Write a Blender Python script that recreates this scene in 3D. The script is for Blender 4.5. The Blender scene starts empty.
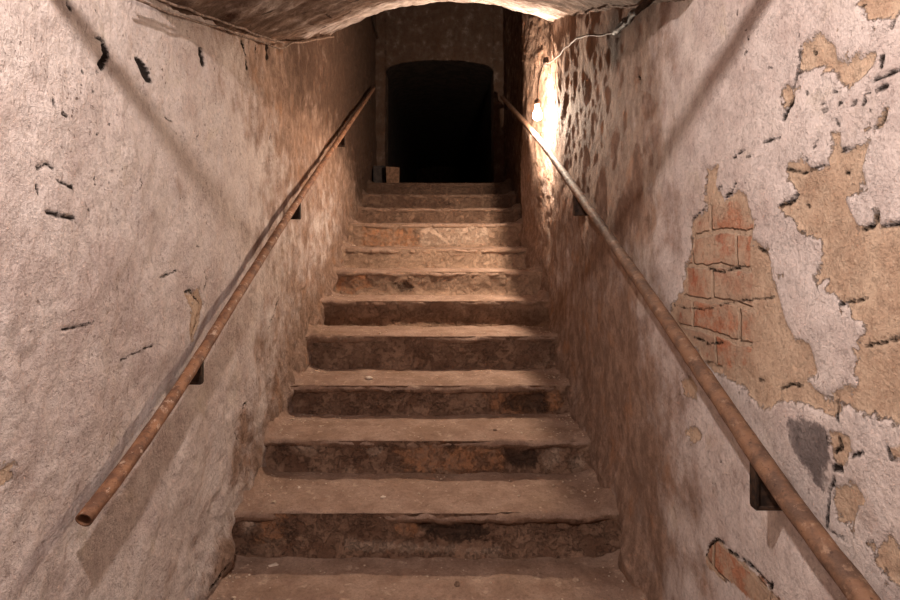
import bpy, bmesh, math, random
import numpy as np
random.seed(7)
rng = np.random.default_rng(11)

# ------------------------------------------------------------------ units
# X right, d forward from the camera, z up from the eye: in "u"; one u = S metres
S = 1.15
EYE = 1.35 * S                 # eye height over the cellar floor
F, VX, VY = 560.0, 443.0, 255.0
XL, XR = -0.65, 0.55           # the two walls
def W(X, d, z): return (S * X, S * d, S * z + EYE)
def on_wall(px, py, X):        # point of the photograph that lies on the plane X -> (d, z)
    d = F * X / (px - VX)
    return d, (VY - py) / F * d

sc = bpy.context.scene
col = sc.collection

# ------------------------------------------------------------------ numpy noise
def _hash(ix, iy, iz, seed):
    h = (ix.astype(np.uint64) * np.uint64(374761393) + iy.astype(np.uint64) * np.uint64(668265263)
         + iz.astype(np.uint64) * np.uint64(2147483647) + np.uint64(seed * 974711)) & np.uint64(0xffffffff)
    h = ((h ^ (h >> np.uint64(13))) * np.uint64(1274126177)) & np.uint64(0xffffffff)
    h = ((h ^ (h >> np.uint64(16))) * np.uint64(2246822519)) & np.uint64(0xffffffff)
    h = h ^ (h >> np.uint64(15))
    return h.astype(np.float64) / 4294967295.0 * 2 - 1
def vnoise(x, y, z=0.0, seed=1):
    x, y, z = np.broadcast_arrays(np.asarray(x, float), np.asarray(y, float), np.asarray(z, float))
    x = x + 1000.0; y = y + 1000.0; z = z + 1000.0
    ix, iy, iz = np.floor(x).astype(np.int64), np.floor(y).astype(np.int64), np.floor(z).astype(np.int64)
    fx, fy, fz = x - ix, y - iy, z - iz
    fx, fy, fz = [t * t * t * (t * (t * 6 - 15) + 10) for t in (fx, fy, fz)]
    def c(a, b, e): return _hash(ix + a, iy + b, iz + e, seed)
    x00 = c(0,0,0) * (1-fx) + c(1,0,0) * fx; x10 = c(0,1,0) * (1-fx) + c(1,1,0) * fx
    x01 = c(0,0,1) * (1-fx) + c(1,0,1) * fx; x11 = c(0,1,1) * (1-fx) + c(1,1,1) * fx
    return (x00 * (1-fy) + x10 * fy) * (1-fz) + (x01 * (1-fy) + x11 * fy) * fz
def fbm(x, y, z=0.0, octaves=4, seed=1, gain=0.5):
    a, s, f, n = 1.0, 0.0, 1.0, 0.0
    for k in range(octaves):
        s = s + a * vnoise(np.asarray(x) * f, np.asarray(y) * f, np.asarray(z) * f, seed + k * 17)
        n += a; a *= gain; f *= 2.03
    return s / n * 1.5
def smooth(a, b, t):
    t = np.clip((t - a) / (b - a), 0, 1)
    return t * t * (3 - 2 * t)

# ------------------------------------------------------------------ distances on a wall (metres)
def seg_dist(px, py, a, b):
    ax, ay = a; bx, by = b
    vx, vy = bx - ax, by - ay
    L = vx * vx + vy * vy + 1e-12
    t = np.clip(((px - ax) * vx + (py - ay) * vy) / L, 0, 1)
    return np.hypot(px - ax - t * vx, py - ay - t * vy)
def poly_sd(px, py, poly):      # negative inside
    d = np.full(px.shape, 9.0); ins = np.zeros(px.shape, bool)
    n = len(poly)
    for i in range(n):
        a, b = poly[i], poly[(i + 1) % n]
        d = np.minimum(d, seg_dist(px, py, a, b))
        cond = ((a[1] > py) != (b[1] > py))
        with np.errstate(divide='ignore', invalid='ignore'):
            xi = (b[0] - a[0]) * (py - a[1]) / (b[1] - a[1] + 1e-15) + a[0]
        ins ^= cond & (px < xi)
    return np.where(ins, -d, d)
def line_sd(px, py, pts, w):
    d = np.full(px.shape, 9.0)
    for a, b in zip(pts[:-1], pts[1:]): d = np.minimum(d, seg_dist(px, py, a, b))
    return d - w

# ------------------------------------------------------------------ mesh helpers
def link(o, parent=None):
    col.objects.link(o)
    if parent: o.parent = parent
    return o
def grid_mesh(name, P, mat, parent=None, flip=False, attrs=None):
    n, m = P.shape[:2]
    me = bpy.data.meshes.new(name)
    v = P.reshape(-1, 3)
    i = np.arange((n - 1) * (m - 1))
    a = (i // (m - 1)) * m + i % (m - 1)
    q = np.stack([a, a + m, a + m + 1, a + 1], 1)
    if flip: q = q[:, ::-1]
    me.vertices.add(len(v)); me.vertices.foreach_set('co', v.astype(np.float32).ravel())
    me.loops.add(q.size); me.loops.foreach_set('vertex_index', q.astype(np.int32).ravel())
    me.polygons.add(len(q)); me.polygons.foreach_set('loop_start', np.arange(0, q.size, 4, dtype=np.int32))
    me.update(calc_edges=True); me.validate()
    me.polygons.foreach_set('use_smooth', np.ones(len(q), bool))
    for k, arr in (attrs or {}).items():
        at = me.attributes.new(k, 'FLOAT', 'POINT')
        at.data.foreach_set('value', arr.astype(np.float32).ravel())
    me.materials.append(mat)
    return link(bpy.data.objects.new(name, me), parent)
def bm_obj(name, bm, mat, parent=None, smooth_faces=True):
    me = bpy.data.meshes.new(name)
    bmesh.ops.recalc_face_normals(bm, faces=bm.faces[:])
    for f in bm.faces: f.smooth = smooth_faces
    bm.to_mesh(me); bm.free(); me.materials.append(mat)
    return link(bpy.data.objects.new(name, me), parent)
def empty(name, loc):
    o = bpy.data.objects.new(name, None); o.location = loc; o.empty_display_size = 0.05
    return link(o)
def tag(o, label, cat, group=None, kind=None):
    o['label'] = label; o['category'] = cat
    if group: o['group'] = group
    if kind: o['kind'] = kind
    return o
def structure(o):
    o['kind'] = 'structure'; return o
def local(root, p): return tuple(np.array(p) - np.array(root.location))
def catmull(pts, step=0.03):
    pts = [np.array(p, float) for p in pts]
    out = []
    for i in range(len(pts) - 1):
        p0 = pts[i - 1] if i else 2 * pts[0] - pts[1]
        p1, p2 = pts[i], pts[i + 1]
        p3 = pts[i + 2] if i + 2 < len(pts) else 2 * pts[-1] - pts[-2]
        n = max(2, int(np.linalg.norm(p2 - p1) / step))
        for k in range(n):
            t = k / n
            out.append(0.5 * ((2*p1) + (-p0 + p2) * t + (2*p0 - 5*p1 + 4*p2 - p3) * t*t + (-p0 + 3*p1 - 3*p2 + p3) * t**3))
    out.append(pts[-1])
    return np.array(out)
def add_tube(bm, path, r, seg=12, cap=True, rough=0.0, seed=3, hollow=0.0):
    path = np.asarray(path, float); n = len(path)
    T = np.gradient(path, axis=0); T /= np.linalg.norm(T, axis=1)[:, None] + 1e-12
    up = np.array([0, 0, 1.0]) if abs(T[0][2]) < 0.9 else np.array([1.0, 0, 0])
    N = up - T[0] * up.dot(T[0]); N /= np.linalg.norm(N)
    rs = np.broadcast_to(np.asarray(r, float), (n,))
    rings = []
    for i in range(n):
        N = N - T[i] * N.dot(T[i]); N /= np.linalg.norm(N); B = np.cross(T[i], N)
        ring = []
        for k in range(seg):
            a = 2 * math.pi * k / seg
            dirv = math.cos(a) * N + math.sin(a) * B
            p = path[i] + dirv * rs[i]
            if rough:
                p = p + dirv * rough * float(fbm(p[0]*60, p[1]*60, p[2]*60, 2, seed))
            ring.append(bm.verts.new(p))
        rings.append(ring)
    for i in range(n - 1):
        for k in range(seg):
            bm.faces.new((rings[i][k], rings[i][(k+1) % seg], rings[i+1][(k+1) % seg], rings[i+1][k]))
    if cap:
        bm.faces.new(rings[-1])
        if hollow:               # an open pipe end: rim and a bore going inwards
            c0, T0 = path[0], T[0]
            inner = [bm.verts.new(c0 + (np.array(v.co) - c0) * hollow) for v in rings[0]]
            deep = [bm.verts.new(np.array(v.co) + T0 * 0.12) for v in inner]
            for k in range(seg):
                j = (k + 1) % seg
                bm.faces.new((rings[0][j], rings[0][k], inner[k], inner[j]))
                bm.faces.new((inner[j], inner[k], deep[k], deep[j]))
            bm.faces.new(deep)
        else: bm.faces.new(rings[0][::-1])
def add_box(bm, c, s, bevel=0.0, rot=None):
    r = bmesh.ops.create_cube(bm, size=1.0)
    vs = r['verts']
    for v in vs: v.co = (v.co[0]*s[0], v.co[1]*s[1], v.co[2]*s[2])
    if bevel:
        es = list({e for v in vs for e in v.link_edges})
        b = bmesh.ops.bevel(bm, geom=es, offset=bevel, segments=2, affect='EDGES', profile=0.6)
        vs = list({v for f in b['faces'] for v in f.verts} | {v for v in vs if v.is_valid})
    if rot is not None: bmesh.ops.rotate(bm, verts=vs, cent=(0,0,0), matrix=rot)
    bmesh.ops.translate(bm, verts=vs, vec=c)
    return vs
def add_lathe(bm, prof, c, seg=24):   # prof: (r, z) from top to bottom
    rings = []
    for r, z in prof:
        if r < 1e-5: rings.append([bm.verts.new((c[0], c[1], c[2] + z))])
        else: rings.append([bm.verts.new((c[0] + r*math.cos(2*math.pi*k/seg), c[1] + r*math.sin(2*math.pi*k/seg), c[2] + z)) for k in range(seg)])
    for A, B in zip(rings[:-1], rings[1:]):
        for k in range(seg):
            j = (k + 1) % seg
            if len(A) == 1 and len(B) == 1: continue
            if len(A) == 1: bm.faces.new((A[0], B[k], B[j]))
            elif len(B) == 1: bm.faces.new((A[k], B[0], A[j]))
            else: bm.faces.new((A[k], B[k], B[j], A[j]))

# ------------------------------------------------------------------ node helpers
class NT:
    def __init__(s, name):
        s.m = bpy.data.materials.new(name); s.m.use_nodes = True
        s.t = s.m.node_tree; s.t.nodes.clear()
        s.out = s.t.nodes.new('ShaderNodeOutputMaterial')
        s.b = s.t.nodes.new('ShaderNodeBsdfPrincipled')
        s.t.links.new(s.b.outputs[0], s.out.inputs[0])
        s.co = s.t.nodes.new('ShaderNodeNewGeometry').outputs['Position']
        s.b.inputs['Roughness'].default_value = 0.9
        s.b.inputs['Specular IOR Level'].default_value = 0.2
    def _in(s, sock, v):
        if isinstance(v, bpy.types.NodeSocket): s.t.links.new(v, sock)
        elif isinstance(v, (tuple, list)):
            sock.default_value = tuple(v) + ((1,) if len(v) == 3 and len(sock.default_value) == 4 else ())
        else: sock.default_value = v
    def math(s, op, a, b=0.0, c=0.0, clamp=False):
        n = s.t.nodes.new('ShaderNodeMath'); n.operation = op; n.use_clamp = clamp
        s._in(n.inputs[0], a); s._in(n.inputs[1], b); s._in(n.inputs[2], c)
        return n.outputs[0]
    def add(s, a, b): return s.math('ADD', a, b)
    def mul(s, a, b): return s.math('MULTIPLY', a, b)
    def attr(s, name):
        n = s.t.nodes.new('ShaderNodeAttribute'); n.attribute_name = name
        return n.outputs['Fac']
    def scale(s, v):            # stretched coordinates
        n = s.t.nodes.new('ShaderNodeMapping'); n.inputs['Scale'].default_value = v
        s.t.links.new(s.co, n.inputs[0]); return n.outputs[0]
    def noise(s, sc_, detail=4, rough=0.55, co=None, dist=0.0):
        n = s.t.nodes.new('ShaderNodeTexNoise')
        n.inputs['Scale'].default_value = sc_; n.inputs['Detail'].default_value = detail
        n.inputs['Roughness'].default_value = rough; n.inputs['Distortion'].default_value = dist
        s.t.links.new(co or s.co, n.inputs['Vector']); return n.outputs['Fac']
    def voro(s, sc_, feat='F1', co=None):
        n = s.t.nodes.new('ShaderNodeTexVoronoi'); n.feature = feat
        n.inputs['Scale'].default_value = sc_; s.t.links.new(co or s.co, n.inputs['Vector'])
        return n.outputs['Distance']
    def step(s, v, a, b, lo=0.0, hi=1.0):
        n = s.t.nodes.new('ShaderNodeMapRange'); n.interpolation_type = 'SMOOTHSTEP'
        n.inputs['From Min'].default_value = a; n.inputs['From Max'].default_value = b
        n.inputs['To Min'].default_value = lo; n.inputs['To Max'].default_value = hi
        s._in(n.inputs['Value'], v); return n.outputs[0]
    def mask(s, sd, nz, amp, soft=0.0025):   # 1 inside a ragged outline
        v = s.add(sd, s.mul(s.add(nz, -0.5), amp))
        return s.step(v, -soft, soft, 1.0, 0.0)
    def mix(s, f, a, b, mode='MIX'):
        n = s.t.nodes.new('ShaderNodeMix'); n.data_type = 'RGBA'; n.blend_type = mode
        s._in(n.inputs[0], f); s._in(n.inputs[6], a); s._in(n.inputs[7], b)
        return n.outputs[2]
    def ramp(s, f, stops):
        n = s.t.nodes.new('ShaderNodeValToRGB'); e = n.color_ramp.elements
        while len(e) < len(stops): e.new(0.5)
        for k, (p, c) in enumerate(stops): e[k].position = p; e[k].color = tuple(c) + (1,)
        s._in(n.inputs[0], f); return n.outputs[0]
    def bump(s, h, strength=1.0, dist=1.0):
        n = s.t.nodes.new('ShaderNodeBump'); n.inputs['Strength'].default_value = strength
        n.inputs['Distance'].default_value = dist
        s._in(n.inputs['Height'], h); s.t.links.new(n.outputs[0], s.b.inputs['Normal'])
    def done(s, colr, rough=None):
        s._in(s.b.inputs['Base Color'], colr)
        if rough is not None: s._in(s.b.inputs['Roughness'], rough)
        return s.m

PALE, PINK = (0.64, 0.555, 0.515), (0.49, 0.395, 0.36)
TAN, TAN2 = (0.55, 0.41, 0.30), (0.44, 0.30, 0.21)
DIRT, DIRT2 = (0.20, 0.118, 0.078), (0.32, 0.205, 0.145)
DARK = (0.009, 0.005, 0.0035)  # dirt in cracks, and the shade of deep holes put into colour

def plaster_material(name):
    n = NT(name); n.b.inputs['Specular IOR Level'].default_value = 0.06
    streak = n.scale((1.0, 1.0, 0.72))
    big = n.noise(1.7, 5, 0.6); mid = n.noise(9, 6, 0.62); fine = n.noise(70, 5, 0.65)
    rag = n.noise(34, 7, 0.68); st = n.noise(13, 6, 0.62, streak)
    c = n.mix(n.step(n.add(n.mul(mid, 0.6), n.mul(big, 0.5)), 0.42, 0.72), PALE, PINK)
    c = n.mix(n.step(n.noise(5, 6, 0.7), 0.56, 0.75, 0, 0.5), c, (0.50, 0.415, 0.30))
    # dirt with some painted-in shade, uneven and streaked downwards
    dirt_shade = n.attr('dirt_shade')
    dm = n.step(n.add(dirt_shade, n.mul(n.add(n.add(n.mul(st, 0.6), n.mul(mid, 0.5)), -0.55), 1.7)), 0.28, 0.95)
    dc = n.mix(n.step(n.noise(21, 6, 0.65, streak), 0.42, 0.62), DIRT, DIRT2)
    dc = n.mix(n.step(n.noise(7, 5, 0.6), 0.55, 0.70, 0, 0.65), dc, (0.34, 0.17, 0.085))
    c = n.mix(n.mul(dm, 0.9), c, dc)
    # exposed render and bricks
    tan = n.mask(n.attr('sd_tan'), rag, 0.050)
    isl = n.noise(22, 7, 0.7)
    tan = n.math('MAXIMUM', tan, n.mask(n.add(n.attr('sd_tan'), 0.022), isl, 0.26, 0.006))
    tan = n.mul(tan, n.mask(n.add(n.attr('sd_tan'), -0.026), n.noise(25, 7, 0.7), 0.26, 0.006))
    tc = n.mix(n.step(n.noise(16, 7, 0.7), 0.36, 0.66), TAN, TAN2)
    tc = n.mix(n.step(n.noise(4, 6, 0.7), 0.52, 0.72, 0, 0.6), tc, (0.55, 0.42, 0.31))
    tc = n.mix(n.step(n.voro(52), 0.10, 0.18, 0.55, 0), tc, (0.6, 0.47, 0.35))
    c = n.mix(tan, c, tc)
    br = n.mask(n.attr('sd_brick'), n.noise(26, 6, 0.65), 0.05, 0.004)
    sep = n.t.nodes.new('ShaderNodeSeparateXYZ'); n.t.links.new(n.co, sep.inputs[0])
    comb = n.t.nodes.new('ShaderNodeCombineXYZ')
    wob = n.mul(n.add(n.noise(9, 6, 0.65), -0.5), 0.034)
    wob2 = n.mul(n.add(n.noise(17, 3), -0.5), 0.022)
    n.t.links.new(n.add(n.add(sep.outputs[1], wob2), 0.025), comb.inputs[0])
    n.t.links.new(n.add(n.add(sep.outputs[2], wob), -EYE + 0.0295 + 0.79), comb.inputs[1])
    bt = n.t.nodes.new('ShaderNodeTexBrick'); n.t.links.new(comb.outputs[0], bt.inputs['Vector'])
    for k, v in (('Scale', 1.0), ('Brick Width', 0.225), ('Row Height', 0.079), ('Mortar Size', 0.0085), ('Mortar Smooth', 0.55), ('Bias', 0.0)):
        bt.inputs[k].default_value = v
    bt.inputs['Color1'].default_value = (0.44, 0.185, 0.105, 1); bt.inputs['Color2'].default_value = (0.40, 0.255, 0.18, 1)
    bt.inputs['Mortar'].default_value = (0.47, 0.35, 0.255, 1)
    bc = n.mix(n.step(n.noise(13, 8, 0.75), 0.40, 0.56, 0, 0.92), bt.outputs['Color'], (0.45, 0.325, 0.235))
    bc = n.mix(n.mul(n.step(n.noise(21, 5, 0.6), 0.58, 0.66, 0, 0.6), n.add(1.0, n.mul(bt.outputs['Fac'], -1.0))), bc, (0.33, 0.095, 0.05))
    c = n.mix(br, c, bc)
    gr = n.mask(n.attr('sd_grey'), rag, 0.09, 0.008)
    c = n.mix(n.mul(gr, n.step(mid, 0.35, 0.6, 0.5, 0.95)), c, (0.15, 0.125, 0.12))
    # white crumbling rim of the paint, pits, cracks and holes
    hole = n.mask(n.attr('sd_hole'), n.noise(52, 7, 0.75), 0.018, 0.0022)
    pits = n.mul(n.step(n.noise(88, 3, 0.6), 0.625, 0.68), n.step(n.noise(6, 4), 0.42, 0.62))
    pits = n.math('MULTIPLY', pits, n.attr('pits'))
    c = n.mix(n.mul(pits, 0.8), c, (0.10, 0.055, 0.033))
    c = n.mix(n.mul(hole, 0.97), c, DARK)
    gr1 = n.noise(150, 4, 0.7); gr2 = n.noise(46, 6, 0.75); sc1 = n.noise(60, 5, 0.7, n.scale((1.0, 1.0, 0.35)))
    c = n.mix(1.0, c, n.ramp(n.add(n.mul(gr1, 0.5), n.mul(gr2, 0.5)), [(0.30, (0.62, 0.58, 0.56)), (0.50, (0.98, 0.98, 0.98)), (0.70, (1.18, 1.16, 1.13))]), 'MULTIPLY')
    c = n.mix(n.mul(n.step(sc1, 0.60, 0.67), n.add(n.mul(n.attr('rough'), 0.55), 0.12)), c, (0.11, 0.06, 0.038))
    so = n.step(n.add(n.attr('darken'), n.mul(n.add(n.add(n.mul(st, 0.6), n.mul(mid, 0.4)), -0.5), 1.3)), 0.25, 0.9)
    c = n.mix(n.mul(so, 0.88), c, (0.050, 0.028, 0.019))  # stains and painted-in shade share one dark tone
    rid = n.math('ABSOLUTE', n.add(n.noise(24, 6, 0.68), -0.5))
    chips = n.step(n.noise(17, 7, 0.75), 0.50, 0.515)
    h = n.mul(n.add(mid, -0.5), 0.007)
    h = n.add(h, n.mul(n.mul(gr2, n.add(n.attr('rough'), 0.40)), 0.0058)); h = n.add(h, n.mul(gr1, 0.0036)); h = n.add(h, n.mul(n.noise(330, 3, 0.6), 0.0009))
    h = n.add(h, n.mul(rid, 0.0015)); h = n.add(h, n.mul(chips, 0.0009))
    rl = n.add(n.mul(n.noise(34, 6, 0.70), 0.013), n.mul(sc1, -0.010))
    h = n.add(h, n.mul(rl, n.attr('rough')))
    h = n.add(h, n.mul(tan, -0.0045)); h = n.add(h, n.mul(hole, -0.005)); h = n.add(h, n.mul(pits, -0.003))
    h = n.add(h, n.mul(n.mul(br, bt.outputs['Fac']), -0.007))
    n.bump(h)
    return n.done(c)

def step_material(name, tread):
    n = NT(name)
    mid = n.noise(10, 6, 0.65); fine = n.noise(75, 5, 0.7); big = n.noise(3.2, 5, 0.6); gr = n.noise(170, 4, 0.7)
    rag = n.noise(20, 8, 0.75); wide = n.scale((0.55, 1.0, 1.0))
    d = n.mix(n.step(n.add(n.mul(mid, 0.6), n.mul(big, 0.45)), 0.42, 0.66), (0.125, 0.068, 0.044), (0.25, 0.155, 0.106))
    d = n.mix(n.step(n.noise(15, 8, 0.75, wide), 0.55, 0.64, 0, 0.8), d, (0.055, 0.029, 0.019))
    d = n.mix(n.step(n.noise(8, 8, 0.75, wide), 0.57, 0.66, 0, 0.75), d, (0.30, 0.195, 0.135))
    if tread:
        c = n.mix(n.step(mid, 0.35, 0.65), (0.30, 0.205, 0.155), (0.215, 0.135, 0.098))
        c = n.mix(n.step(big, 0.48, 0.66, 0, 0.65), c, (0.20, 0.125, 0.085))
        c = n.mix(n.step(n.noise(30, 4), 0.60, 0.70, 0, 0.5), c, (0.44, 0.33, 0.25))
        c = n.mix(n.step(n.noise(13, 8, 0.8), 0.58, 0.63, 0, 0.5), c, (0.15, 0.09, 0.06))
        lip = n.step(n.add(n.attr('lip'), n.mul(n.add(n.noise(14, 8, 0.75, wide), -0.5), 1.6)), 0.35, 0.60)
        c = n.mix(lip, c, n.mix(n.attr('bulb_glow'), d, (0.30, 0.205, 0.145)))
        c = n.mix(n.mul(n.attr('darken'), 0.85), c, (0.055, 0.031, 0.021))
        h = n.add(n.mul(mid, 0.006), n.mul(fine, 0.004))
    else:
        c = n.mix(n.mul(n.attr('bulb_glow'), n.step(mid, 0.3, 0.6, 0.5, 0.85)), d, (0.36, 0.25, 0.175))
        o = n.mask(n.attr('sd_orange'), rag, 0.16, 0.012)
        c = n.mix(n.mul(o, n.step(n.noise(24, 6, 0.7), 0.40, 0.62, 0.15, 0.9)), c, (0.33, 0.16, 0.082))
        p = n.mask(n.attr('sd_pale'), rag, 0.15, 0.012)
        c = n.mix(n.mul(p, n.step(n.noise(20, 6, 0.7), 0.36, 0.62, 0.2, 0.9)), c, (0.42, 0.31, 0.235))
        k = n.mask(n.attr('sd_dark'), rag, 0.15, 0.016)
        c = n.mix(n.mul(k, 0.75), c, (0.035, 0.02, 0.014))
        c = n.mix(n.mul(n.attr('darken'), 0.85), c, (0.055, 0.031, 0.021))
        h = n.add(n.mul(mid, 0.014), n.mul(fine, 0.005))
        h = n.add(h, n.mul(n.step(rag, 0.48, 0.52), 0.004))
        h = n.add(h, n.add(n.mul(o, -0.004), n.mul(k, -0.008)))
    c = n.mix(1.0, c, n.ramp(n.add(n.mul(gr, 0.5), n.mul(fine, 0.5)), [(0.30, (0.6, 0.57, 0.55)), (0.50, (1.0, 1.0, 1.0)), (0.70, (1.25, 1.22, 1.2))]), 'MULTIPLY')
    h = n.add(h, n.mul(gr, 0.0022))
    n.bump(h)
    return n.done(c, 0.92)

def rust_material(name, base, orange, pale):
    n = NT(name)
    a = n.noise(22, 6, 0.65); f = n.noise(120, 4, 0.6)
    c = n.mix(n.step(a, 0.38, 0.62), base, orange)
    c = n.mix(n.step(n.noise(40, 6, 0.75), 0.55, 0.65, 0, 0.8), c, pale)
    c = n.mix(n.step(f, 0.60, 0.70, 0, 0.7), c, (0.05, 0.024, 0.014))
    n.bump(n.add(n.mul(a, 0.003), n.mul(f, 0.0012)))
    n.b.inputs['Specular IOR Level'].default_value = 0.35
    return n.done(c, 0.72)
def plain(name, c1, c2, sc_=30, rough=0.8, h=0.002):
    n = NT(name); a = n.noise(sc_, 5, 0.6)
    n.bump(n.mul(a, h)); return n.done(n.mix(n.step(a, 0.4, 0.6), c1, c2), rough)

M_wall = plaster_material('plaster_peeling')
M_tread = step_material('worn_tread', True)
M_riser = step_material('stained_riser', False)
M_rail_l = rust_material('rusty_pipe', (0.12, 0.056, 0.032), (0.26, 0.125, 0.065), (0.50, 0.37, 0.28))
M_rail_r = rust_material('brown_pipe', (0.10, 0.055, 0.036), (0.20, 0.105, 0.06), (0.30, 0.19, 0.125))
M_iron = plain('black_iron', (0.020, 0.013, 0.010), (0.05, 0.028, 0.018), 60, 0.7)
M_cable = plain('dusty_cable', (0.10, 0.065, 0.048), (0.24, 0.165, 0.125), 70, 0.8, 0.001)
M_wire = plain('brown_wire', (0.055, 0.034, 0.025), (0.13, 0.085, 0.062), 70, 0.8, 0.001)
M_cable_k = plain('dark_cable', (0.022, 0.015, 0.012), (0.055, 0.035, 0.026), 70, 0.75, 0.001)
M_dark = plain('dark_masonry', (0.012, 0.008, 0.006), (0.026, 0.016, 0.012), 12, 0.95, 0.01)  # near-black in place of an unlit passage; cuts bounce in the lower room
M_floor = plain('earth_floor', (0.25, 0.165, 0.115), (0.33, 0.235, 0.17), 14, 0.95, 0.006)
M_stone = plain('pale_stone', (0.48, 0.38, 0.30), (0.60, 0.50, 0.42), 60, 0.9)
M_stone_k = plain('brown_stone', (0.10, 0.06, 0.042), (0.19, 0.12, 0.085), 60, 0.9)
M_crumb = plain('plaster_crumb', (0.36, 0.26, 0.19), (0.5, 0.4, 0.31), 90, 0.9)
M_brick = plain('loose_brick', (0.10, 0.055, 0.035), (0.17, 0.10, 0.065), 30, 0.9, 0.004)
M_box = plain('dark_board', (0.022, 0.018, 0.018), (0.04, 0.032, 0.030), 20, 0.8)

# ------------------------------------------------------------------ the flight of steps: numbers first
# nosings measured step by step: depth and the row of the photograph
NOSE_D = [1.43] + [1.73 + 0.30 * k for k in range(11)]
NOSE_Y = [None, 510, 438, 383, 334, 299, 269.5, 247, 222, 206.5, 193, 181.5]
NOSE_Z = [-0.93] + [(VY - y) / F * d for y, d in zip(NOSE_Y[1:], NOSE_D[1:])]
D_END = 5.40                   # back wall
D_LAND = D_END + 0.30
def stair_z(d):                # broken line through the nosings
    return np.interp(d, [-2.0, 1.429] + NOSE_D + [6.0], [-1.35, -1.35] + NOSE_Z + [NOSE_Z[-1]])
def tread_z(k, X, d):          # metres above the nominal level
    Xm, dm = np.asarray(X) * S, np.asarray(d) * S
    h = 0.006 * fbm(Xm * 5, dm * 5, k * 3.1, 4, 21) + 0.0035 * fbm(Xm * 22, dm * 22, k * 3.1, 3, 22)
    h = h - 0.010 * (1 - np.clip((Xm + 0.0575) / 0.69, -1, 1) ** 2) * smooth(0.20, 0.0, dm - NOSE_D[k] * S)
    el = np.maximum((np.asarray(X) - XL) * S, 0) ; er = np.maximum((XR - np.asarray(X)) * S, 0)
    jl = 0.026 * (1 + 0.7 * fbm(dm * 9, k * 1.7, 0, 3, 31)); jr = 0.022 * (1 + 0.7 * fbm(dm * 9, k * 1.7, 5, 3, 32))
    h = h + (0.050 * np.exp(-(el / jl) ** 1.3) + 0.036 * np.exp(-(er / jr) ** 1.3)) * (1 - 0.85 * smooth(0.085, 0.02, dm - NOSE_D[k] * S))
    return h

# ------------------------------------------------------------------ walls
def wall_axes():
    near = np.linspace(-1.25, 0.55, 28)
    far = 0.58 * np.exp(np.linspace(0, math.log((D_END + 0.04) / 0.58), 430))
    return np.concatenate([near, far])

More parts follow.
